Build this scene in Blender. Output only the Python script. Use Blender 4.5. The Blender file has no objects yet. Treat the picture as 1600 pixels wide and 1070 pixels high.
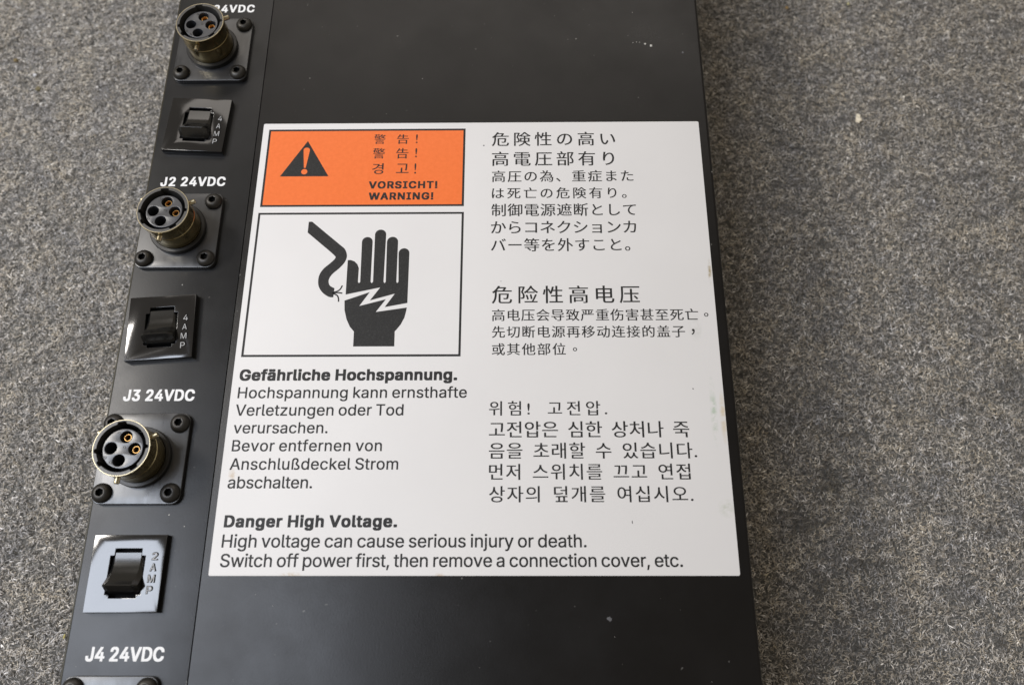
import bpy, bmesh, math, random
import numpy as np
from mathutils import Matrix, Vector

scene = bpy.context.scene
COL = scene.collection
MM = 0.001
BOX_H = 70.0                     # height of the enclosure above the carpet, mm
# all coordinates below are millimetres on the enclosure's top face (z = 0 there);
# the origin is the top-left corner of the warning label

def P(x, y, z=0.0):
    return Vector((x * MM, y * MM, (z + BOX_H) * MM))

# ------------------------------------------------------------------ camera
cam_data = bpy.data.cameras.new('camera')
cam_data.sensor_width = 23.6
cam_data.lens = 1283.85 / 1600 * 23.6
cam_data.clip_start = 0.01
cam_data.clip_end = 50
cam_data.dof.use_dof = True
cam_data.dof.focus_distance = 0.262
cam_data.dof.aperture_fstop = 9.0
cam = bpy.data.objects.new('camera', cam_data)
COL.objects.link(cam)
right = Vector((0.99994667, 0.00046192, -0.01031737))
up = Vector((0.00313837, 0.93816652, 0.34617009))
back = Vector((0.00983932, -0.34618401, 0.93811504))
rot = Matrix((right, up, back)).transposed().to_4x4()
cam.matrix_world = Matrix.Translation(P(88.361, -169.336, 239.947)) @ rot
scene.camera = cam

# ------------------------------------------------------------------ world and lamps
world = bpy.data.worlds.new('World')
scene.world = world
world.use_nodes = True
bg = world.node_tree.nodes['Background']
bg.inputs['Color'].default_value = (1.0, 0.87, 0.69, 1)
bg.inputs['Strength'].default_value = 0.22

def area_lamp(name, loc, target, sx, sy, power, colour):
    l = bpy.data.lights.new(name, 'AREA')
    l.shape = 'RECTANGLE'
    l.size, l.size_y = sx, sy
    l.energy = power
    l.color = colour
    o = bpy.data.objects.new(name, l)
    COL.objects.link(o)
    o.location = loc
    d = (target - loc).normalized()
    o.rotation_euler = d.to_track_quat('-Z', 'Y').to_euler()
    return o

area_lamp('window_light', P(-540, -180, 900), P(40, -70, 0), 0.40, 0.72, 7.4, (0.81, 0.875, 1.0))
area_lamp('room_lamp', P(-960, 300, 1120), P(40, -70, 0), 0.26, 0.26, 9.6, (1.0, 0.95, 0.89))
area_lamp('ceiling_light', P(30, 1350, 1300), P(60, 0, 0), 1.7, 0.8, 7.0, (1.0, 0.93, 0.86))

scene.view_settings.view_transform = 'Standard'
scene.view_settings.look = 'None'
scene.view_settings.exposure = 0.0
scene.view_settings.gamma = 1.0
scene.render.engine = 'CYCLES'
scene.cycles.use_denoising = True
scene.cycles.max_bounces = 6
scene.cycles.caustics_reflective = False

# ------------------------------------------------------------------ materials
def new_mat(name, colour, rough=0.5, metal=0.0, spec=0.5):
    m = bpy.data.materials.new(name)
    m.use_nodes = True
    nt = m.node_tree
    b = nt.nodes['Principled BSDF']
    b.inputs['Base Color'].default_value = (*colour, 1)
    b.inputs['Roughness'].default_value = rough
    b.inputs['Metallic'].default_value = metal
    b.inputs['Specular IOR Level'].default_value = spec
    return m, nt, b

def node(nt, kind, **kw):
    n = nt.nodes.new(kind)
    for k, v in kw.items():
        if k in n.inputs:
            n.inputs[k].default_value = v
        else:
            setattr(n, k, v)
    return n

def coords(nt):
    return node(nt, 'ShaderNodeNewGeometry').outputs['Position']

def noise(nt, vec, scale, detail=2.0, rough=0.5, scl=None):
    if scl is not None:
        mp = node(nt, 'ShaderNodeMapping')
        mp.inputs['Scale'].default_value = scl
        nt.links.new(vec, mp.inputs['Vector'])
        vec = mp.outputs['Vector']
    n = node(nt, 'ShaderNodeTexNoise', Scale=scale, Detail=detail, Roughness=rough)
    nt.links.new(vec, n.inputs['Vector'])
    return n.outputs['Fac']

def ramp(nt, fac, stops):
    r = node(nt, 'ShaderNodeValToRGB')
    el = r.color_ramp.elements
    while len(el) < len(stops):
        el.new(0.5)
    for e, (p, c) in zip(el, stops):
        e.position = p
        e.color = (*c, 1) if len(c) == 3 else c
    nt.links.new(fac, r.inputs['Fac'])
    return r.outputs['Color']

def g(v):
    return (v, v, v)

def mix(nt, fac, a, b, blend='MIX'):
    m = node(nt, 'ShaderNodeMix', data_type='RGBA', blend_type=blend)
    for sock, val in ((m.inputs[0], fac), (m.inputs[6], a), (m.inputs[7], b)):
        if hasattr(val, 'is_output'):
            nt.links.new(val, sock)
        elif isinstance(val, (int, float)):
            sock.default_value = val
        else:
            sock.default_value = (*val, 1)
    return m.outputs[2]

def bump(nt, b, height, strength, dist):
    n = node(nt, 'ShaderNodeBump', Strength=strength, Distance=dist)
    nt.links.new(height, n.inputs['Height'])
    nt.links.new(n.outputs['Normal'], b.inputs['Normal'])

def painted_metal(name, base, rough, grain=0.10, spec=0.36):
    m, nt, b = new_mat(name, base, rough, 0.0, spec)
    pos = coords(nt)
    wear = noise(nt, pos, 60, 4, 0.6)
    fine = noise(nt, pos, 1700, 3, 0.6)
    flecks = noise(nt, pos, 620, 1, 0.4)
    fleck_mask = ramp(nt, flecks, [(0.0, g(0)), (0.80, g(0)), (0.83, g(1))])
    col = ramp(nt, wear, [(0.3, tuple(c * 0.85 for c in base)), (0.7, tuple(c * 1.2 for c in base))])
    col = mix(nt, fleck_mask, col, (0.09, 0.088, 0.082))
    nt.links.new(col, b.inputs['Base Color'])
    r = node(nt, 'ShaderNodeMapRange')
    r.inputs['From Min'].default_value = 0.3
    r.inputs['From Max'].default_value = 0.7
    r.inputs['To Min'].default_value = rough - 0.05
    r.inputs['To Max'].default_value = rough + 0.06
    nt.links.new(noise(nt, pos, 35, 5, 0.65), r.inputs['Value'])
    nt.links.new(r.outputs['Result'], b.inputs['Roughness'])
    bump(nt, b, fine, grain, 0.00012)
    return m

M_cover = painted_metal('black_powder_coat', (0.0058, 0.0053, 0.0053), 0.32, 0.16, 0.33)
M_panel = painted_metal('black_anodised_panel', (0.0085, 0.0087, 0.0095), 0.33, 0.13, 0.38)
M_edge, _, _ = new_mat('bare_chromate_edge', (0.032, 0.027, 0.013), 0.5, 0.3)
M_ink, _, _ = new_mat('black_printing_ink', (0.008, 0.0078, 0.0078), 0.55, 0.0, 0.4)
M_ink_white, _, _ = new_mat('white_screen_print', (0.86, 0.86, 0.86), 0.55)
M_engrave, _, _ = new_mat('white_engraving_fill', (0.42, 0.42, 0.42), 0.5)
M_speck, _, _ = new_mat('pale_paint_speck', (0.55, 0.54, 0.5), 0.7)
M_dull_speck, _, _ = new_mat('grey_dust_speck', (0.10, 0.10, 0.105), 0.8)

nt = M_ink.node_tree; b = nt.nodes['Principled BSDF']
nt.links.new(ramp(nt, noise(nt, coords(nt), 2200, 3, 0.7), [(0.42, (0.008, 0.0078, 0.0078)), (0.66, (0.022, 0.0215, 0.021)), (0.80, (0.10, 0.098, 0.095))]), b.inputs['Base Color'])
# flange: black anodised plate with a satin, slightly streaky sheen
M_flange, nt, b = new_mat('satin_black_flange', (0.020, 0.021, 0.024), 0.36, 0.0, 1.0)
pos = coords(nt)
streak = noise(nt, pos, 90, 5, 0.65, (5.0, 1.0, 1.0))
nt.links.new(ramp(nt, streak, [(0.3, g(0.26)), (0.7, g(0.38))]), b.inputs['Roughness'])
bump(nt, b, noise(nt, pos, 900, 3, 0.6, (3, 1, 1)), 0.08, 0.00006)

# breaker bezel and rocker: glossy moulded plastic, faintly warped
M_bezel, nt, b = new_mat('glossy_black_plastic', (0.008, 0.008, 0.009), 0.10, 0.0, 1.0)
b.inputs['Coat Weight'].default_value = 0.0
b.inputs['Coat Roughness'].default_value = 0.09
b.inputs['Coat IOR'].default_value = 1.75
pos = coords(nt)
tc = node(nt, 'ShaderNodeTexCoord')
sep = node(nt, 'ShaderNodeSeparateXYZ')
nt.links.new(tc.outputs['Object'], sep.inputs[0])
def power(sock, p):
    a_ = node(nt, 'ShaderNodeMath', operation='MULTIPLY')
    nt.links.new(sock, a_.inputs[0]); a_.inputs[1].default_value = 1 / 0.0105
    b_ = node(nt, 'ShaderNodeMath', operation='ABSOLUTE'); nt.links.new(a_.outputs[0], b_.inputs[0])
    c_ = node(nt, 'ShaderNodeMath', operation='POWER'); nt.links.new(b_.outputs[0], c_.inputs[0]); c_.inputs[1].default_value = p
    return c_.outputs[0]
ad = node(nt, 'ShaderNodeMath', operation='ADD')
nt.links.new(power(sep.outputs[0], 4), ad.inputs[0]); nt.links.new(power(sep.outputs[1], 4), ad.inputs[1])
wob = node(nt, 'ShaderNodeMath', operation='MULTIPLY_ADD')
nt.links.new(noise(nt, pos, 60, 1, 0.3), wob.inputs[0]); wob.inputs[1].default_value = -2.4
sc_ = node(nt, 'ShaderNodeMath', operation='MULTIPLY'); nt.links.new(ad.outputs[0], sc_.inputs[0]); sc_.inputs[1].default_value = 0.13
nt.links.new(sc_.outputs[0], wob.inputs[2])
neg = node(nt, 'ShaderNodeMath', operation='MULTIPLY'); nt.links.new(wob.outputs[0], neg.inputs[0]); neg.inputs[1].default_value = -1.0
bump(nt, b, neg.outputs[0], 1.0, 0.00022)
M_rocker, nt, b = new_mat('moulded_black_rocker', (0.007, 0.007, 0.007), 0.17, 0.0, 1.0)
bump(nt, b, noise(nt, coords(nt), 1600, 2, 0.5), 0.05, 0.00005)

M_screw, nt, b = new_mat('black_oxide_steel', (0.045, 0.042, 0.038), 0.42, 0.65)
bump(nt, b, noise(nt, coords(nt), 1500, 3, 0.6), 0.25, 0.0001)
M_shell, nt, b = new_mat('olive_chromate_shell', (0.10, 0.085, 0.045), 0.20, 0.95)
pos = coords(nt)
nt.links.new(ramp(nt, noise(nt, pos, 220, 4, 0.6), [(0.3, (0.20, 0.16, 0.09)), (0.55, (0.46, 0.37, 0.19)), (0.8, (0.28, 0.25, 0.15))]), b.inputs['Base Color'])
M_rim, nt, b = new_mat('dull_grey_green_rim', (0.085, 0.083, 0.080), 0.38, 0.3)
bump(nt, b, noise(nt, coords(nt), 1500, 3, 0.6), 0.2, 0.0001)
M_bright, _, _ = new_mat('worn_bright_brass_edge', (0.50, 0.44, 0.30), 0.34, 1.0)
M_gold, _, _ = new_mat('gold_contact', (0.60, 0.36, 0.13), 0.3, 1.0)
M_insert, nt, b = new_mat('matt_black_insert', (0.034, 0.036, 0.043), 0.34, 0.0, 1.0)
bump(nt, b, noise(nt, coords(nt), 1800, 3, 0.6), 0.2, 0.0001)
M_dark, _, _ = new_mat('near_black_matt', (0.004, 0.004, 0.004), 0.8, 0.0, 0.1)  # near-black; also paints in the shade of contact bores and letter edges
M_baser, _, _ = new_mat('black_connector_base', (0.010, 0.010, 0.010), 0.4)

# label plastic, with soft stains of its own
M_label, nt, b = new_mat('white_label_vinyl', (0.80, 0.79, 0.775), 0.50, 0.0, 0.3)
pos = coords(nt)
base = ramp(nt, noise(nt, pos, 25, 4, 0.55), [(0.3, (0.735, 0.722, 0.714)), (0.7, (0.765, 0.752, 0.743))])
def stain(nt, col, x, y, rx, ry, tint, amount, nscale=500):
    v = node(nt, 'ShaderNodeVectorMath', operation='SUBTRACT')
    nt.links.new(pos, v.inputs[0])
    v.inputs[1].default_value = P(x, y)
    s = node(nt, 'ShaderNodeVectorMath', operation='MULTIPLY')
    nt.links.new(v.outputs[0], s.inputs[0])
    s.inputs[1].default_value = (1 / (rx * MM), 1 / (ry * MM), 1 / (5 * MM))
    l = node(nt, 'ShaderNodeVectorMath', operation='LENGTH')
    nt.links.new(s.outputs[0], l.inputs[0])
    f = node(nt, 'ShaderNodeMapRange')
    f.inputs['From Min'].default_value = 1.0
    f.inputs['From Max'].default_value = 0.2
    f.inputs['To Max'].default_value = amount
    nt.links.new(l.outputs['Value'], f.inputs['Value'])
    n = ramp(nt, noise(nt, pos, nscale, 3, 0.7), [(0.40, g(0)), (0.62, g(1))])
    k = node(nt, 'ShaderNodeMath', operation='MULTIPLY')
    nt.links.new(f.outputs['Result'], k.inputs[0])
    nt.links.new(n, k.inputs[1])
    return mix(nt, k.outputs[0], col, tint)
for st in ((3.6, -122.0, 1.6, 2.2, (0.50, 0.36, 0.20), 0.75, 300), (23.5, -150.6, 4.0, 1.0, (0.52, 0.40, 0.25), 0.8, 400),
           (65.2, -150.8, 2.0, 0.9, (0.52, 0.36, 0.2), 0.8, 400), (146.6, -103, 1.2, 12, (0.42, 0.52, 0.40), 0.7, 500),
           (148.0, -132, 3.0, 3.0, (0.50, 0.54, 0.44), 0.6, 500), (149.3, -105, 1.2, 9, (0.62, 0.50, 0.30), 0.7, 250),
           (143, -76, 2.4, 5.0, (0.52, 0.54, 0.50), 0.55, 300), (149.2, -57, 0.8, 5, (0.35, 0.27, 0.12), 0.8, 450)):
    base = stain(nt, base, *st)
nt.links.new(base, b.inputs['Base Color'])
wv = node(nt, 'ShaderNodeTexWave', Scale=95.0, Distortion=0.0)
wv.bands_direction = 'Y'
nt.links.new(pos, wv.inputs['Vector'])
bump(nt, b, wv.outputs['Fac'], 0.05, 0.00006)

M_orange, nt, b = new_mat('orange_printing_ink', (0.86, 0.175, 0.032), 0.38)
pos = coords(nt)
nt.links.new(ramp(nt, noise(nt, pos, 700, 3, 0.6), [(0.3, (0.87, 0.168, 0.026)), (0.7, (0.92, 0.19, 0.036))]), b.inputs['Base Color'])

# ------------------------------------------------------------------ mesh helpers
def link(name, me, mat=None, parent=None, loc=(0, 0, 0)):
    o = bpy.data.objects.new(name, me)
    COL.objects.link(o)
    if mat is not None:
        for m in (mat if isinstance(mat, (list, tuple)) else [mat]):
            me.materials.append(m)
    if parent is not None:
        o.parent = parent
    o.location = Vector(loc) * MM
    return o

def mm_mesh(name, verts, faces, midx=None, smooth=False):
    me = bpy.data.meshes.new(name)
    me.from_pydata([tuple(c * MM for c in v) for v in verts], [], faces)
    if midx:
        me.polygons.foreach_set('material_index', midx)
    if smooth:
        me.polygons.foreach_set('use_smooth', [True] * len(me.polygons))
    me.update()
    return me

def clean_and_sharp(me, angle=35):
    bm = bmesh.new()
    bm.from_mesh(me)
    bmesh.ops.remove_doubles(bm, verts=bm.verts, dist=1e-7)
    bmesh.ops.recalc_face_normals(bm, faces=bm.faces)
    for e in bm.edges:
        e.smooth = not (len(e.link_faces) == 2 and e.calc_face_angle(0) > math.radians(angle))
    for f in bm.faces:
        f.smooth = True
    bm.to_mesh(me)
    bm.free()
    return me

def slab(loops, z0, z1, bevel=0.0, name='slab'):
    """A plate of the given 2D outlines (later ones are holes), from z0 to z1 (mm), with rounded edges."""
    cu = bpy.data.curves.new(name, 'CURVE')
    cu.dimensions = '2D'
    cu.fill_mode = 'BOTH'
    for lp in loops:
        s = cu.splines.new('POLY')
        s.points.add(len(lp) - 1)
        for p, (x, y) in zip(s.points, lp):
            p.co = (x, y, 0, 1)
        s.use_cyclic_u = True
    if z1 > z0:
        cu.extrude = (z1 - z0) / 2 - bevel
        cu.bevel_depth = bevel
        cu.bevel_resolution = 2 if bevel else 0
        cu.offset = -bevel
    o = bpy.data.objects.new(name, cu)
    COL.objects.link(o)
    bpy.context.view_layer.update()
    dg = bpy.context.evaluated_depsgraph_get()
    me = bpy.data.meshes.new_from_object(o.evaluated_get(dg))
    bpy.data.objects.remove(o)
    bpy.data.curves.remove(cu)
    me.transform(Matrix.Scale(MM, 4) @ Matrix.Translation((0, 0, (z0 + z1) / 2)))
    me.materials.clear()
    if z1 > z0:
        clean_and_sharp(me)
    else:
        bm = bmesh.new(); bm.from_mesh(me)
        for f in bm.faces:
            if f.normal.z < 0:
                f.normal_flip()
        bm.to_mesh(me); bm.free()
    me.name = name
    return me

def circle(cx, cy, r, n=48, a0=0.0):
    return [(cx + r * math.cos(a0 + 2 * math.pi * i / n), cy + r * math.sin(a0 + 2 * math.pi * i / n)) for i in range(n)]

def round_rect(x0, y0, x1, y1, r, n=6):
    pts = []
    for cx, cy, a in ((x1 - r, y1 - r, 0), (x0 + r, y1 - r, 90), (x0 + r, y0 + r, 180), (x1 - r, y0 + r, 270)):
        for i in range(n + 1):
            t = math.radians(a + 90 * i / n)
            pts.append((cx + r * math.cos(t), cy + r * math.sin(t)))
    return pts

def lathe(profile, n=96, radius_fn=None, mats=None, close=False):
    """profile: list of (r, z[, tag]); radius_fn(tag, angle, r) lets a ring vary round the axis."""
    v, f, mi = [], [], []
    for p in profile:
        for i in range(n):
            a = 2 * math.pi * i / n
            r = p[0]
            if radius_fn and len(p) > 2:
                r = radius_fn(p[2], a, r)
            v.append((r * math.cos(a), r * math.sin(a), p[1]))
    k = len(profile)
    for j in range(k if close else k - 1):
        for i in range(n):
            i2 = (i + 1) % n
            j2 = (j + 1) % k
            f.append((j * n + i, j * n + i2, j2 * n + i2, j2 * n + i))
            mi.append(mats[j] if mats else 0)
    return v, f, mi

from mathutils.geometry import delaunay_2d_cdt
def fill_contours(cs):
    """Constrained triangulation of closed contours, kept where they wind round the point."""
    cs = [c[:-1] if c[0] == c[-1] else c for c in cs]
    vs, es = [], []
    for c in cs:
        b0 = len(vs)
        vs += [Vector((float(x), float(y))) for x, y in c]
        es += [(b0 + i, b0 + (i + 1) % len(c)) for i in range(len(c))]
    ov, _, of, *_ = delaunay_2d_cdt(vs, es, [], 0, 1e-4)
    V = np.array([(v.x, v.y) for v in ov])
    F = [tuple(f) for f in of]
    cen = np.array([V[list(f)].mean(0) for f in F])
    wind = np.zeros(len(F), dtype=int)
    for c in cs:
        A = np.array(c, dtype=float)
        B = np.roll(A, -1, axis=0)
        ya, yb = A[None, :, 1], B[None, :, 1]
        x, y = cen[:, 0:1], cen[:, 1:2]
        cr = (ya <= y) != (yb <= y)
        with np.errstate(divide='ignore', invalid='ignore'):
            xi = A[None, :, 0] + (y - ya) / (yb - ya) * (B[None, :, 0] - A[None, :, 0])
        hit = cr & (xi > x)
        wind += np.where(hit, np.where(yb > ya, 1, -1), 0).sum(1)
    return [tuple(v) for v in V], [f for f, w in zip(F, wind) if w]

CJK_TRIS = {}
def cjk_glyph(ch):
    """Outline of one East Asian character from the built-in font, in 1/1000 em, triangulated."""
    if ch not in CJK_TRIS:
        c = bpy.data.curves.new('text', 'FONT')
        c.body = ch
        o = bpy.data.objects.new('text', c)
        COL.objects.link(o)
        bpy.context.view_layer.update()
        dg = bpy.context.evaluated_depsgraph_get()
        ev = o.evaluated_get(dg)
        cu = ev.to_curve(dg, apply_modifiers=False)
        cs = []
        for s in cu.splines:
            bp, pts = s.bezier_points, []
            for i in range(len(bp)):
                a, b = bp[i], bp[(i + 1) % len(bp)]
                p0, p1, p2, p3 = a.co, a.handle_right, b.handle_left, b.co
                L = (p3 - p0).length
                dev = max(abs((p3 - p0).x * (p - p0).y - (p3 - p0).y * (p - p0).x) for p in (p1, p2)) / L if L > 1e-9 else 0
                m = 1 if dev < 0.002 else 4
                for k in range(m):
                    t = k / m
                    q = (1 - t) ** 3 * p0 + 3 * (1 - t) ** 2 * t * p1 + 3 * (1 - t) * t * t * p2 + t ** 3 * p3
                    pt = (round(q.x * 1000, 1), round(q.y * 1000, 1))
                    if not pts or pts[-1] != pt:
                        pts.append(pt)
            if len(pts) > 2:
                cs.append(pts)
        ev.to_curve_clear()
        bpy.data.objects.remove(o)
        CJK_TRIS[ch] = fill_contours(cs)
    return CJK_TRIS[ch]

def cjk_line(body, x0, x1, ytop, ybase, wx=0.012, wy=0.0):
    """A line of East Asian characters, full-width set and spaced to fill x0..x1; wx thickens the upright strokes (em)."""
    half = set(' !.')
    def place(pitch):
        out, pen = [], 0.0
        for ch in body:
            w = 500 + (pitch - 1000) if ch in half else pitch
            if ch != ' ':
                out.append((ch, pen))
            pen += w
        return out
    def extent(items):
        xs = [x + p for ch, p in items for x, _ in cjk_glyph(ch)[0]]
        return min(xs), max(xs)
    ys = [y for ch in body if ch != ' ' for _, y in cjk_glyph(ch)[0]]
    ymin, ymax = min(ys), max(ys)
    k = (ytop - ybase) / (ymax - ymin)
    pitch, kx = 1000.0, k
    if len(body) > 1:
        a, b = extent(place(1000)); a2, b2 = extent(place(1100))
        kx = k * (1.03 if len(body) > 2 else 1.0)
        pitch = 1000 + 100 * ((x1 - x0) / kx - (b - a)) / ((b2 - a2) - (b - a))
    items = place(pitch)
    a, b = extent(items)
    kx = (x1 - x0) / (b - a)
    v, f = [], []
    offs = [(0, 0), (wx, 0), (-wx, 0)] if wx else [(0, 0)]
    for n, (dx, dy) in enumerate(offs):
        for ch, p in items:
            gv, gf = cjk_glyph(ch)
            b0 = len(v)
            v += [(x0 + (x + p - a + dx * 1000) * kx, ybase + (y - ymin) * k, n * 0.0012) for x, y in gv]
            f += [tuple(b0 + q for q in t) for t in gf]
    me = mm_mesh('lettering', v, f)
    bm = bmesh.new(); bm.from_mesh(me)
    for fc in bm.faces:
        if fc.normal.z < 0:
            fc.normal_flip()
    bm.to_mesh(me); bm.free()
    return me

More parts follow.
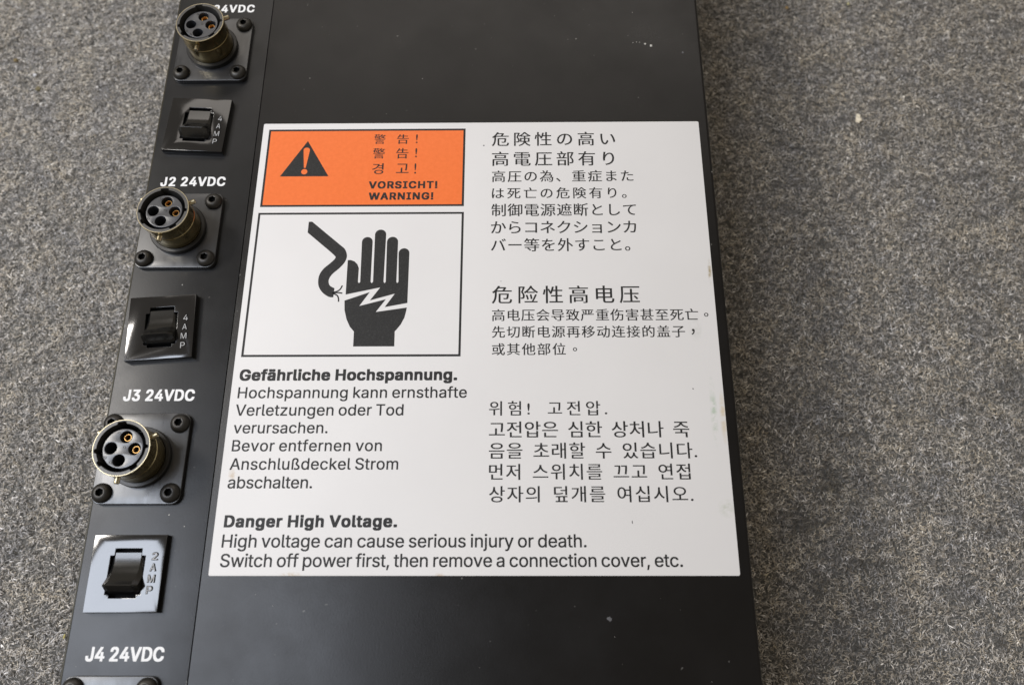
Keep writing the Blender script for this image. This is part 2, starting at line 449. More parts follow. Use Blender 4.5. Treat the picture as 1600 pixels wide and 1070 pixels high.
# Letter outlines of a plain grotesque alphabet (cap height 509): character, advance, contours
GLYPHS = {}
for _l in """
! 196 67,160 63,509 132,509 128,160 / 98,-4 86,-3 75,1 66,9 58,18 54,29 52,41 54,53 58,64 66,73 75,80 86,85 98,86 110,85 121,80 130,73 138,64 142,53 143,41 142,29 138,18 130,9 121,1 110,-3
, 187 38,-119 68,71 137,71 84,-119
. 187 95,-4 83,-3 73,1 63,9 55,18 51,29 50,41 51,53 55,64 63,73 73,81 83,85 95,87 107,85 118,81 128,73 135,64 140,53 141,41 140,29 135,18 128,9 118,1 107,-3
1 453 276,0 212,0 212,448 209,448 86,358 86,427 198,509 276,509
2 453 64,0 64,47 234,229 282,282 294,298 303,312 311,327 316,341 319,356 320,371 319,389 315,405 308,419 298,431 287,441 273,449 258,455 241,458 224,460 205,458 188,454 172,447 159,438 148,427 139,413 132,398 128,381 127,362 66,362 68,391 75,418 86,442 102,464 121,482 143,496 168,507 196,513 225,516 254,513 281,507 306,497 328,482 346,465 361,445 372,423 379,398 381,372 380,354 377,336 371,318 363,299 351,280 336,259 267,180 153,60 153,57 389,57 389,0
3 453 218,-7 188,-5 159,1 133,10 108,22 88,38 70,57 57,79 48,104 44,132 109,132 112,115 118,100 126,87 137,76 150,66 165,59 182,54 200,51 219,50 239,51 258,55 275,61 291,69 304,80 315,93 323,108 328,125 329,145 328,163 323,180 316,196 306,211 292,223 275,234 254,241 229,246 201,248 157,248 157,299 288,448 288,452 70,452 70,509 372,509 372,461 211,278 211,289 247,290 279,286 308,276 333,262 354,244 371,222 383,198 391,173 393,145 390,116 383,90 370,66 354,45 333,27 309,12 281,2 251,-5
4 453 40,105 40,158 247,509 311,509 109,166 109,163 413,163 413,105 / 282,0 282,121 282,146 282,318 343,318 343,0
A 479 16,0 201,509 276,509 463,0 395,0 287,302 264,372 232,478 245,478 213,371 191,302 85,0 / 110,142 110,199 370,199 370,142
B 456 60,0 60,509 241,509 274,507 304,501 329,491 350,477 367,461 381,442 390,421 396,398 398,374 397,353 393,336 387,320 378,307 368,295 356,286 343,278 329,272 315,267 315,262 331,260 347,254 363,245 378,234 391,220 402,203 411,184 416,161 418,136 416,111 410,88 400,67 386,48 368,31 344,18 317,8 284,2 247,0 / 125,57 245,57 281,60 309,67 330,80 344,96 353,115 355,137 354,153 350,169 342,184 333,197 320,209 306,218 289,225 269,229 248,231 125,231 / 125,285 238,285 256,287 273,290 288,296 302,304 314,314 323,326 330,340 335,355 336,372 333,393 326,412 313,429 294,442 270,449 240,452 125,452
C 510 267,-7 225,-3 186,7 150,25 119,49 92,79 70,115 53,157 44,203 40,254 44,305 53,352 70,393 92,429 119,459 150,484 186,501 225,512 267,516 293,514 317,511 340,504 362,496 383,485 402,471 419,456 435,438 448,418 459,397 467,373 473,348 408,348 404,365 397,380 389,395 380,407 369,418 357,428 344,437 330,444 315,449 300,453 284,455 267,456 237,453 209,445 184,432 161,414 141,391 125,364 113,332 106,295 103,254 106,213 113,177 125,145 141,117 161,94 184,76 210,63 237,56 267,53 284,54 300,56 315,60 330,65 344,72 357,81 369,90 380,102 389,114 397,128 404,144 408,160 473,160 467,135 459,112 448,91 435,71 420,53 402,38 383,24 363,13 341,5 317,-2 293,-6
D 502 219,0 96,0 96,57 215,57 254,60 288,68 318,81 343,99 363,122 379,149 390,181 397,216 399,255 397,294 390,329 379,361 364,388 344,410 320,428 291,441 258,449 221,452 93,452 93,509 225,509 273,505 315,495 353,478 385,455 412,426 433,391 449,351 458,306 462,255 458,205 449,159 433,119 411,83 384,54 351,31 312,14 268,3 / 125,509 125,0 60,0 60,509
G 520 269,-7 225,-3 185,7 149,25 118,49 91,79 69,116 53,157 43,203 40,254 43,305 53,352 69,393 91,429 117,459 149,484 184,501 223,512 265,516 291,514 316,510 340,504 363,494 384,483 403,469 421,453 436,436 449,416 460,395 468,373 474,349 408,349 402,365 395,379 387,393 378,406 368,417 356,427 344,436 330,443 315,448 300,453 283,455 265,456 236,453 209,445 183,432 160,414 141,392 125,364 113,332 106,295 103,254 106,213 113,177 125,145 141,117 161,95 184,76 210,63 238,56 269,53 296,55 322,61 345,71 365,85 382,102 396,123 407,147 413,173 415,202 434,199 283,199 283,256 478,256 478,200 475,160 466,124 451,91 431,62 406,38 377,19 344,5 308,-4
H 517 60,0 60,509 125,509 125,289 392,289 392,509 457,509 457,0 392,0 392,232 125,232 125,0
I 300 31,0 31,57 118,57 118,452 31,452 31,509 269,509 269,452 183,452 183,57 269,57 269,0
J 396 185,-7 143,-2 106,11 75,33 52,63 38,100 33,145 33,173 98,173 98,145 100,117 108,93 122,74 139,61 160,53 185,50 209,53 230,61 248,74 261,93 269,117 272,145 272,509 336,509 336,145 332,100 318,63 294,33 263,11 227,-2
M 628 60,0 60,509 152,509 277,187 287,159 299,123 311,84 322,49 307,49 318,83 330,121 342,158 352,187 476,509 568,509 568,0 504,0 504,291 504,327 505,369 506,413 507,457 513,457 498,409 482,363 467,322 456,291 342,0 286,0 170,291 159,321 145,361 129,408 112,457 119,457 120,416 121,372 122,328 122,291 122,0
N 523 60,0 60,509 136,509 343,183 363,151 388,107 414,55 405,54 401,108 399,157 399,195 399,509 463,509 463,0 387,0 202,290 177,331 148,381 108,452 119,454 122,384 124,328 125,291 125,0
O 533 267,-7 225,-3 186,7 150,25 119,49 92,79 70,115 53,157 44,203 40,254 44,305 53,352 70,393 92,429 119,459 150,484 186,501 225,512 267,516 309,512 348,501 384,484 415,459 442,429 464,393 480,352 490,305 493,254 490,203 480,157 464,115 442,79 415,49 384,25 348,7 309,-3 / 267,53 296,55 324,63 349,76 372,94 392,116 408,144 420,176 428,213 430,254 428,295 420,332 408,365 392,392 372,415 349,433 324,446 296,453 267,456 237,453 210,445 184,433 161,415 142,392 125,364 113,332 106,295 103,254 106,213 113,176 125,144 142,117 161,94 184,76 210,63 237,55
P 444 60,0 60,509 235,509 272,506 305,499 332,487 356,471 375,452 390,430 400,404 407,377 409,348 407,318 400,291 390,265 375,243 356,223 332,207 305,195 272,188 235,186 109,186 109,242 233,242 257,244 279,248 297,256 312,266 324,279 333,294 339,310 343,328 344,348 343,367 339,385 333,402 324,416 312,428 297,439 279,446 257,451 232,452 125,452 125,0
R 449 60,0 60,509 236,509 273,506 305,500 333,489 356,473 376,455 390,433 401,408 407,381 409,352 407,323 401,296 390,271 376,250 356,232 333,217 305,206 273,200 236,198 96,198 96,255 234,255 258,256 280,260 298,267 313,276 325,287 334,300 340,316 344,333 345,352 344,371 340,389 334,405 325,419 313,430 298,440 279,446 258,451 233,452 125,452 125,0 / 353,0 230,229 303,229 428,0
S 446 224,-9 188,-7 156,-1 128,9 102,23 81,40 64,60 51,83 42,109 38,137 104,137 108,118 114,102 123,88 136,76 150,66 166,59 185,53 204,50 224,49 246,50 267,54 286,60 303,69 317,79 329,92 338,106 344,122 346,139 344,154 340,168 332,179 322,189 310,197 296,205 245,222 184,239 145,253 112,269 86,289 67,313 56,341 52,372 54,400 62,425 75,448 92,468 113,484 138,498 165,508 195,514 227,516 259,514 289,508 316,498 340,484 360,468 377,449 390,427 398,403 401,378 337,378 332,402 320,421 302,437 280,449 254,456 225,459 204,457 185,454 167,448 152,440 139,430 129,418 121,405 117,391 115,376 117,359 122,345 131,334 142,324 155,315 169,308 212,293 264,279 312,264 328,256 344,248 359,238 372,226 384,213 395,198 402,180 407,161 408,139 406,112 399,87 386,64 370,43 349,25 323,11 294,0 261,-7
T 448 32,452 32,509 417,509 417,452 257,452 257,0 193,0 193,452
V 479 204,0 16,509 84,509 192,206 215,137 248,31 235,31 267,138 290,206 395,509 463,509 278,0
W 686 155,0 16,509 82,509 163,196 175,145 187,94 197,40 189,40 200,94 211,145 224,196 306,509 380,509 462,196 474,145 486,94 497,40 488,40 499,94 510,145 523,196 603,509 670,509 530,0 455,0 368,323 351,391 336,475 350,475 335,395 318,323 230,0
a 389 160,-9 137,-7 115,-3 94,5 76,15 60,29 48,45 38,63 32,84 30,108 32,128 36,146 43,161 53,174 64,184 78,193 92,200 108,206 125,211 178,220 234,227 247,229 257,231 265,235 271,240 274,246 276,255 276,257 275,272 272,285 267,297 260,307 251,315 240,322 227,327 212,330 196,331 178,330 163,327 149,322 137,316 127,309 118,301 110,292 104,283 100,274 41,291 51,313 64,331 79,346 95,358 114,368 133,375 153,380 173,383 194,384 239,379 255,375 271,369 286,360 300,350 312,336 322,320 330,301 335,278 337,251 337,0 277,0 277,52 272,52 252,25 242,16 229,8 215,1 199,-4 181,-7 / 170,45 192,47 211,51 228,59 242,68 254,80 263,93 270,108 274,122 276,138 276,190 259,182 231,176 200,171 175,168 134,159 122,153 112,147 103,139 97,130 93,118 92,105 93,93 96,82 102,72 109,64 119,57 130,52 142,48 156,46
b 424 229,-8 208,-7 189,-3 172,4 159,12 147,21 138,31 118,59 112,59 112,0 53,0 53,509 114,509 114,319 118,319 137,346 147,355 158,364 171,373 188,379 207,383 229,384 259,382 287,374 313,361 335,342 354,320 370,293 381,261 388,227 390,189 388,151 381,116 370,84 355,57 336,34 313,16 288,3 260,-6 / 220,47 242,49 262,55 279,66 294,80 306,97 316,117 323,139 327,163 328,189 327,215 323,239 316,261 307,281 295,298 280,311 262,322 243,328 220,330 198,328 178,322 161,312 147,299 134,282 125,263 118,241 114,216 113,189 114,162 118,138 125,115 135,95 147,78 162,65 179,55 198,49
c 395 207,-8 174,-5 144,3 117,16 93,35 72,58 56,85 44,116 37,150 34,187 37,225 44,260 56,291 72,318 93,341 117,360 144,374 174,382 207,384 226,384 243,381 260,377 276,371 291,364 305,356 318,346 330,335 340,322 349,308 356,293 362,277 303,262 290,289 270,311 242,325 207,330 184,328 163,321 145,310 130,296 118,278 108,258 102,236 98,212 96,187 98,163 102,139 108,117 118,97 130,80 145,66 163,55 184,49 207,46 243,52 271,66 292,89 304,117 363,102 357,86 350,70 341,56 331,43 319,32 306,21 292,12 277,5 261,-1 244,-5 226,-7
d 424 195,-8 165,-6 137,3 111,16 89,34 70,57 55,84 43,116 36,151 34,189 36,227 43,261 55,293 70,320 89,342 112,361 137,374 165,382 196,384 218,383 237,379 253,373 267,364 278,355 287,346 306,319 311,319 311,509 372,509 372,0 313,0 313,59 307,59 287,31 277,21 266,12 252,4 236,-3 217,-7 / 205,47 226,49 246,55 263,65 278,78 290,95 299,115 306,138 310,162 312,189 310,216 306,241 300,263 290,282 278,299 263,312 246,322 227,328 205,330 182,328 162,322 145,311 130,298 118,281 108,261 102,239 98,215 96,189 98,163 102,139 109,117 118,97 130,80 145,66 162,55 182,49
e 404 212,-8 177,-5 145,3 117,16 92,35 72,58 56,85 44,116 37,150 34,187 36,224 44,258 55,290 71,317 91,340 115,359 142,373 172,382 205,384 226,383 246,380 266,374 285,366 303,355 319,341 334,324 347,305 357,282 365,256 370,227 371,194 371,169 75,169 75,221 338,221 310,202 308,226 304,248 298,269 288,286 277,301 263,314 246,323 227,328 205,330 183,328 164,323 146,313 131,301 119,286 109,270 102,251 97,231 96,211 96,178 98,151 102,127 110,106 121,88 135,73 151,61 169,53 190,48 212,46 227,47 241,49 254,53 265,58 276,65 285,73 294,82 300,93 306,105 365,91 358,72 348,55 335,39 320,26 302,14 283,4 261,-3 237,-7
f 253 228,379 228,327 6,327 6,379 / 81,0 81,432 82,452 87,470 96,486 107,499 120,510 135,519 152,525 169,529 187,530 222,527 243,521 227,468 215,472 195,474 178,472 164,468 154,460 147,449 143,435 142,419 142,0
g 425 207,-151 180,-149 156,-146 134,-140 114,-132 97,-122 82,-110 70,-97 59,-84 51,-69 101,-41 122,-66 131,-74 142,-82 154,-88 169,-93 187,-96 207,-97 236,-95 261,-87 282,-75 298,-58 308,-34 311,-6 311,68 306,68 287,41 277,32 266,23 252,16 236,10 217,6 195,5 165,7 138,14 113,27 90,43 71,65 55,90 43,120 36,154 34,191 36,229 43,263 55,293 71,320 90,342 112,361 138,374 166,382 196,384 218,383 237,379 253,373 267,365 279,356 288,346 308,319 313,319 313,379 372,379 372,-9 370,-40 363,-67 350,-90 334,-109 314,-124 291,-136 265,-144 237,-149 / 205,59 227,61 246,66 264,75 278,87 290,103 300,121 307,142 311,166 312,193 311,219 307,242 300,264 291,283 279,299 264,312 247,322 227,328 205,330 182,328 163,322 145,312 130,298 118,282 109,262 102,241 98,218 96,193 98,167 102,144 109,123 118,104 131,88 145,76 163,66 183,61
h 410 114,227 114,0 53,0 53,509 114,509 114,287 102,287 116,319 132,344 152,362 175,374 200,382 227,384 252,383 275,377 295,369 313,356 328,340 341,321 350,298 355,271 357,240 357,0 296,0 296,235 293,263 286,286 273,304 256,318 235,326 210,329 192,328 176,324 161,317 147,308 136,297 126,283 119,266 115,248
i 166 53,0 53,379 114,379 114,0 / 84,443 73,444 63,448 54,455 47,463 43,472 41,483 43,494 47,504 54,512 63,518 73,522 84,524 95,522 105,518 114,512 121,504 125,494 126,483 125,472 121,463 114,455 105,448 95,444
j 166 53,379 114,379 114,-30 112,-52 108,-72 102,-90 92,-106 80,-119 65,-129 47,-137 27,-141 4,-143 -10,-143 -10,-87 2,-87 18,-85 31,-80 40,-72 47,-61 51,-46 53,-29 / 83,443 72,444 62,448 53,455 47,463 42,472 41,483 42,494 47,504 53,512 62,518 72,522 83,524 95,522 105,518 114,512 120,504 125,494 126,483 125,472 120,463 114,455 105,448 95,444
k 380 110,137 110,212 121,212 284,379 360,379 184,199 177,199 / 53,0 53,509 114,509 114,0 / 294,0 148,186 191,229 372,0
l 189 139,-2 112,0 91,8 74,20 62,37 55,59 53,84 53,509 114,509 114,99 114,83 117,71 120,62 126,57 135,53 146,52 160,53 170,54 181,3 162,-1
m 609 53,0 53,379 112,379 112,295 108,295 114,314 122,331 132,346 144,358 158,368 172,376 187,382 203,385 219,386 245,383 268,375 287,361 303,342 314,320 321,295 312,295 318,312 326,329 337,343 350,356 364,366 381,375 398,381 417,385 437,386 458,385 478,380 497,372 514,361 529,346 541,328 550,307 555,283 557,255 557,0 496,0 496,254 493,279 485,298 473,313 456,323 438,329 419,330 402,329 387,326 374,320 363,312 353,302 345,290 340,277 336,263 335,247 335,0 274,0 274,260 272,280 265,297 253,311 238,322 220,328 199,330 185,329 171,326 158,320 145,312 135,302 126,289 119,274 115,257 114,238 114,0
n 409 114,227 114,0 53,0 53,379 112,379 112,287 102,287 116,319 132,344 152,362 175,374 200,382 227,384 252,383 275,377 295,369 313,356 328,340 341,321 350,298 355,271 357,240 357,0 296,0 296,235 293,263 286,286 273,304 256,318 235,326 210,329 192,328 176,324 161,317 147,308 136,297 126,283 119,266 115,248
o 415 207,-8 174,-5 144,3 117,16 93,35 72,58 56,85 44,116 37,150 34,187 37,225 44,260 56,291 72,318 93,341 117,360 144,374 174,382 207,384 241,382 271,374 299,360 323,341 343,318 359,291 371,260 379,225 381,187 379,150 371,116 359,85 343,58 323,35 299,16 271,3 241,-5 / 207,46 231,49 252,55 270,66 285,80 298,97 307,117 314,139 318,163 319,187 318,212 314,236 307,258 298,278 285,296 270,310 252,321 231,328 207,330 184,328 163,321 145,310 130,296 118,278 108,258 102,236 98,212 96,187 98,163 102,139 108,117 118,97 130,80 145,66 163,55 184,49
p 424 53,-143 53,379 112,379 112,319 118,319 137,346 147,355 158,364 171,373 188,379 207,383 229,384 259,382 287,374 313,361 335,342 354,320 370,293 381,261 388,227 390,189 388,151 381,116 370,84 355,57 336,34 313,16 288,3 260,-6 229,-8 208,-7 189,-3 173,4 159,12 147,21 138,31 118,59 114,59 114,-143 / 220,47 242,49 262,55 279,66 294,80 306,97 316,117 323,139 327,163 328,189 327,215 323,239 316,261 307,281 295,298 280,311 262,322 243,328 220,330 198,328 178,322 161,312 147,299 134,282 125,263 118,241 114,216 113,189 114,162 118,138 125,115 135,95 147,78 162,65 179,55 198,49
r 259 53,0 53,379 112,379 112,321 115,321 124,339 137,354 152,367 171,377 191,383 213,385 229,384 243,384 243,322 230,324 207,326 190,324 174,321 159,315 146,306 135,296 126,284 119,269 115,254 114,237 114,0
s 365 182,-8 157,-7 133,-3 112,3 93,12 76,24 62,38 50,54 41,73 36,94 94,107 101,87 111,72 124,60 141,52 160,47 181,45 206,47 227,53 244,62 258,74 265,88 268,103 266,115 262,126 254,136 243,144 229,150 212,155 149,170 118,180 92,192 72,208 58,227 50,249 47,274 49,295 55,314 65,332 79,347 95,360 115,370 137,378 161,383 187,384 212,383 234,379 254,372 271,363 286,352 299,339 309,324 318,308 324,290 268,277 262,291 254,304 243,316 228,325 210,331 187,333 166,331 147,326 131,317 119,305 111,292 109,277 110,264 115,253 124,243 136,235 152,229 172,223 229,209 261,200 287,187 306,171 320,153 328,131 331,107 329,85 323,65 312,47 298,31 281,18 260,6 236,-2 210,-7
t 227 204,379 204,327 6,327 6,379 / 65,471 126,471 126,98 127,83 130,70 136,61 144,55 156,51 170,50 185,51 202,54 213,2 192,-3 168,-4 138,-1 113,7 92,21 77,41 68,64 65,93
u 410 182,-5 158,-3 135,2 115,11 97,23 82,39 69,59 60,82 54,109 53,139 53,379 114,379 114,144 116,117 124,94 137,75 154,61 175,53 200,50 218,51 234,55 249,62 263,71 274,83 283,97 290,113 295,132 296,153 296,379 357,379 357,0 298,0 298,92 307,92 294,60 277,35 257,17 234,5 209,-3
v 389 163,0 17,379 84,379 165,155 187,87 206,21 184,21 203,87 224,155 305,379 371,379 226,0
w 567 138,0 23,379 87,379 133,214 154,137 175,41 165,41 186,135 206,214 252,379 316,379 362,214 382,136 402,41 391,41 413,135 434,214 480,379 545,379 429,0 368,0 319,172 305,225 291,280 277,338 291,338 277,280 263,225 248,172 199,0
y 389 47,-139 61,-86 71,-87 83,-89 94,-90 104,-89 113,-86 122,-81 130,-74 138,-64 145,-51 151,-36 163,-1 17,379 84,379 165,155 187,87 206,21 184,21 202,87 224,155 305,379 371,379 204,-58 196,-77 187,-93 177,-107 165,-119 153,-128 139,-136 125,-141 109,-144 91,-145 65,-143
z 380 42,0 42,46 254,320 254,323 48,323 48,379 333,379 333,331 126,60 126,56 339,56 339,0
ß 441 122,362 122,0 60,0 60,362 64,409 77,447 99,477 127,498 160,511 197,516 218,514 240,510 260,503 280,493 297,479 312,463 323,443 330,420 332,393 331,377 329,363 325,351 309,322 292,299 289,291 286,282 285,272 287,261 291,250 297,241 327,215 362,188 373,177 383,165 391,152 398,137 402,120 403,100 401,79 396,59 386,42 374,27 358,15 340,6 319,-1 295,-5 269,-7 247,-6 227,-3 207,1 190,7 175,14 164,20 187,74 217,58 231,54 247,51 265,50 287,51 306,56 321,64 333,75 339,88 342,104 340,117 336,129 330,139 300,167 264,194 253,204 243,215 235,227 228,240 224,255 223,272 223,285 226,297 230,306 247,329 264,353 269,363 271,374 272,388 269,410 262,428 250,442 234,451 217,457 197,459 174,456 156,448 141,435 130,417 124,393
ä 389 160,-9 137,-7 115,-3 94,5 76,15 60,29 48,45 38,63 32,84 30,108 32,128 36,146 43,161 53,174 64,184 78,193 92,200 108,206 125,211 178,220 234,227 247,229 257,231 265,235 271,240 274,246 276,255 276,257 275,272 272,285 267,297 260,307 251,315 240,322 227,327 212,330 196,331 178,330 163,327 149,322 137,316 127,309 118,301 110,292 104,283 100,274 41,291 51,313 64,331 79,346 95,358 114,368 133,375 153,380 173,383 194,384 239,379 255,375 271,369 286,360 300,350 312,336 322,320 330,301 335,278 337,251 337,0 277,0 277,52 272,52 252,25 242,16 229,8 215,1 199,-4 181,-7 / 170,45 192,47 211,51 228,59 242,68 254,80 263,93 270,108 274,122 276,138 276,190 259,182 231,176 200,171 175,168 134,159 122,153 112,147 103,139 97,130 93,118 92,105 93,93 96,82 102,72 109,64 119,57 130,52 142,48 156,46 / 261,443 251,444 241,448 233,455 226,463 222,472 221,483 222,494 226,503 233,512 241,518 251,522 261,523 272,522 281,518 290,512 296,503 300,494 301,483 300,472 296,463 290,455 281,448 272,444 / 117,443 107,444 97,448 89,455 82,463 78,472 77,483 78,494 82,503 89,512 97,518 107,522 117,523 128,522 138,518 146,512 152,503 156,494 158,483 156,472 152,463 146,455 138,448 128,444
""".strip().split('\n'):
    _c, _a, _r = _l[0], *_l[2:].split(' ', 1)
    GLYPHS[_c] = (int(_a), [[tuple(int(q) for q in p.split(',')) for p in s.split()] for s in _r.split(' / ')])

TRIS = {}
def glyph_tris(ch):
    if ch not in TRIS:
        TRIS[ch] = fill_contours(GLYPHS[ch][1])
    return TRIS[ch]

def lettering(body, x0, x1, ytop, ybase, bold=0.0, narrow=0.97):
    """Flat grotesque lettering between x0 and x1, letter-spaced to fill; bold: extra stroke weight as a share of the cap height."""
    h = ytop - ybase
    d = bold * h * 0.5
    ky = (h - 1.2 * d) / 509.0
    kx = ky * narrow
    def extent(track):
        pen, xs = 0.0, []
        for ch in body:
            if ch == ' ':
                pen += 150 + track
                continue
            xs += [pen + x for c in GLYPHS[ch][1] for x, y in c]
            pen += GLYPHS[ch][0] + track
        return min(xs), max(xs)
    if len(body) > 1:
        a0, b0 = extent(0)
        track = ((x1 - x0 - 2 * d) / kx - (b0 - a0)) / (len(body) - 1)
    else:
        a0, b0 = extent(0)
        track, kx = 0, (x1 - x0) / (b0 - a0)
    mn, mx = extent(track)
    v, f = [], []
    copies = [(0, 0)]
    if bold:
        copies += [(d * i, d * 0.7 * j) for i, j in ((-1, -1), (-1, 0), (-1, 1), (0, -1), (0, 1), (1, -1), (1, 0), (1, 1))]
    for n, (dx, dy) in enumerate(copies):
        pen = 0.0
        for ch in body:
            if ch == ' ':
                pen += 150 + track
                continue
            gv, gf = glyph_tris(ch)
            b0 = len(v)
            v += [(x0 + d + (x + pen - mn) * kx + dx, ybase + 0.6 * d + y * ky + dy, n * 0.0012) for x, y in gv]
            f += [tuple(b0 + q for q in t) for t in gf]
            pen += GLYPHS[ch][0] + track
    me = mm_mesh('lettering', v, f)
    bm = bmesh.new(); bm.from_mesh(me)
    for fc in bm.faces:
        if fc.normal.z < 0:
            fc.normal_flip()
    bm.to_mesh(me); bm.free()
    return me

# ------------------------------------------------------------------ the enclosure
XL, XS, XR = -37.1, -2.1, 153.55
YT, YB = 150.0, -300.0

box = bpy.data.objects.new('electrical_enclosure', None)
COL.objects.link(box)
box.empty_display_size = 0.05
box['label'] = 'long black metal power enclosure with white warning label, connectors and rocker switches'
box['category'] = 'electrical enclosure'
# the Empty stands at the base; parts are given in mm above the top face
TOP = (0, 0, BOX_H)

def part(name, me, mat, parent=None, at=(0, 0, 0)):
    if parent is None:
        o = link(name, me, mat, box, (at[0], at[1], at[2] + BOX_H))
    else:
        o = link(name, me, mat, parent, at)
    return o

def plate_edge(x0, x1, rx0, rx1, z0, name):
    """Sheet metal plate running the length of the box; rounded long edges of radius rx0 / rx1."""
    prof = [(x0, z0)]
    n = 6
    for i in range(n + 1):
        t = math.pi / 2 * i / n
        prof.append((x0 + rx0 * (1 - math.cos(t)), -rx0 * (1 - math.sin(t))))
    for i in range(n + 1):
        t = math.pi / 2 * i / n
        prof.append((x1 - rx1 * (1 - math.sin(t)), -rx1 * (1 - math.cos(t))))
    prof.append((x1, z0))
    k = len(prof)
    v = [(x, YB, z) for x, z in prof] + [(x, YT, z) for x, z in prof]
    f = [(i, (i + 1) % k, k + (i + 1) % k, k + i) for i in range(k)]
    f += [tuple(range(k))[::-1], tuple(range(k, 2 * k))]
    me = mm_mesh(name, v, f)
    return clean_and_sharp(me, 30)

part('connector_panel', plate_edge(XL + 0.45, XS - 0.09, 0.25, 0.10, -1.6, 'connector_panel'), M_panel)
part('cover', plate_edge(XS + 0.09, XR, 0.10, 1.1, -BOX_H + 0.6, 'cover'), M_cover)
part('chassis', slab([[(XL + 0.9, YB + 0.5), (XS - 0.4, YB + 0.5), (XS - 0.4, YT - 0.5), (XL + 0.9, YT - 0.5)]], -BOX_H + 0.2, -1.62, 0.0, 'chassis'), M_cover)
part('bare_edge', slab([[(XL, YB + 0.1), (XL + 0.43, YB + 0.1), (XL + 0.43, YT - 0.1), (XL, YT - 0.1)]], -1.5, -0.25, 0.06, 'bare_edge'), M_edge)
part('seam_gap', slab([[(XS - 0.38, YB + 1), (XS + 0.18, YB + 1), (XS + 0.18, YT - 1), (XS - 0.38, YT - 1)]], -3.0, -1.0, 0.0, 'seam_gap'), M_dark)

# ---- warning label
LW, LH = 150.0, 150.8
label = part('warning_label', slab([round_rect(0, -LH, LW, 0, 0.5, 3)], 0.004, 0.16, 0.03, 'warning_label'), M_label)
Z = 0.168
def flat(name, loops, mat, z=Z, label_text=None):
    o = part(name, slab(loops, 0, 0, 0, name), mat, label, (0, 0, z))
    if label_text:
        o['label'] = label_text
    return o
def rect(x0, y0, x1, y1):
    return [(x0, y0), (x1, y0), (x1, y1), (x0, y1)]
def frame(x0, y0, x1, y1, w):
    return [rect(x0, y0, x1, y1), rect(x0 + w, y0 + w, x1 - w, y1 - w)]

flat('orange_panel', [rect(2.4, -32.3, 69.5, -2.7)], M_orange)
flat('panel_border', frame(2.05, -32.66, 69.85, -2.4, 0.72), M_ink, Z + 0.006, 'thin black frame round the orange warning panel')
flat('panel_border', frame(1.78, -85.38, 69.93, -34.85, 0.72), M_ink, Z + 0.006, 'thin black frame round the electric shock picture')
# warning triangle with the exclamation mark left open in orange
flat('warning_triangle', [
    [(7.53, -21.01), (23.95, -21.01), (15.82, -7.05)],
    [(15.35, -17.7), (14.66, -10.9), (14.70, -10.3), (15.0, -9.9), (15.5, -9.72), (16.0, -9.75), (16.5, -9.98), (16.78, -10.4), (16.82, -11.0), (15.95, -17.7)],
    circle(15.62, -19.2, 1.05, 20)], M_ink, Z + 0.006)

def arc(cx, cy, r, a0, a1, n=12):
    return [(cx + r * math.cos(math.radians(a0 + (a1 - a0) * i / n)), cy + r * math.sin(math.radians(a0 + (a1 - a0) * i / n))) for i in range(n + 1)]

upper = [(32.66, -52.30), (33.6, -52.25), (34.9, -52.75), (35.9, -53.8), (36.45, -55.2), (36.46, -60.0), (36.8, -60.45), (37.15, -60.1)]
def finger(xc_top, yc_top, r, xl, xr, yb):
    return [(xl, yb)] + arc(xc_top, yc_top, r, 180, 0) + [(xr, yb)]
upper += finger(38.60, -45.72, 1.76, 37.18, 40.53, -60.0) + [(40.9, -60.5)]
upper += finger(42.80, -43.10, 1.84, 41.30, 44.68, -60.0) + [(45.05, -60.5)]
upper += finger(46.85, -45.75, 1.82, 45.38, 48.80, -60.0) + [(49.1, -60.5)]
upper += [(49.46, -60.0)] + arc(50.78, -49.86, 1.76, 180, 0) + [(52.66, -67.42), (45.5, -68.8), (48.48, -64.19), (40.68, -66.48), (43.7, -62.0), (32.82, -64.42)]
flat('hand_fingers', [upper], M_ink)
lower = [(32.60, -66.50), (40.5, -63.58), (37.45, -68.36), (45.76, -66.09), (42.81, -70.43), (52.56, -68.95), (52.40, -70.2),
         (51.95, -72.4), (50.9, -74.7), (49.6, -76.5), (49.13, -77.0), (49.23, -82.02), (36.39, -82.02), (36.3, -77.05), (34.9, -75.4),
         (33.7, -72.9), (32.85, -69.8)]
flat('hand_palm', [lower], M_ink)
# live cable: a smooth bent stroke
def smooth_path(pts, n=8):
    out = []
    for i in range(len(pts) - 1):
        p0, p1, p2, p3 = pts[max(i - 1, 0)], pts[i], pts[i + 1], pts[min(i + 2, len(pts) - 1)]
        for k in range(n):
            t = k / n
            out.append(tuple(0.5 * ((2 * p1[j]) + (-p0[j] + p2[j]) * t + (2 * p0[j] - 5 * p1[j] + 4 * p2[j] - p3[j]) * t * t
                                    + (-p0[j] + 3 * p1[j] - 3 * p2[j] + p3[j]) * t ** 3) for j in range(2)))
    out.append(pts[-1])
    return out
outer_side = smooth_path([(19.91, -38.2), (24.8, -42.45), (29.7, -46.7), (31.5, -48.4), (32.3, -50.8), (31.7, -53.1), (30.1, -55.2), (28.0, -57.3), (27.05, -59.3), (27.5, -61.2), (29.1, -62.2)])
inner_side = smooth_path([(28.95, -65.35), (27.4, -65.15), (25.2, -63.5), (23.85, -61.1), (23.75, -58.0), (24.9, -55.5), (27.0, -53.4), (28.45, -51.7), (28.1, -50.5), (23.4, -46.3), (18.76, -42.24)])
flat('cable_picture', [outer_side + inner_side + [(18.81, -38.26)]], M_ink)
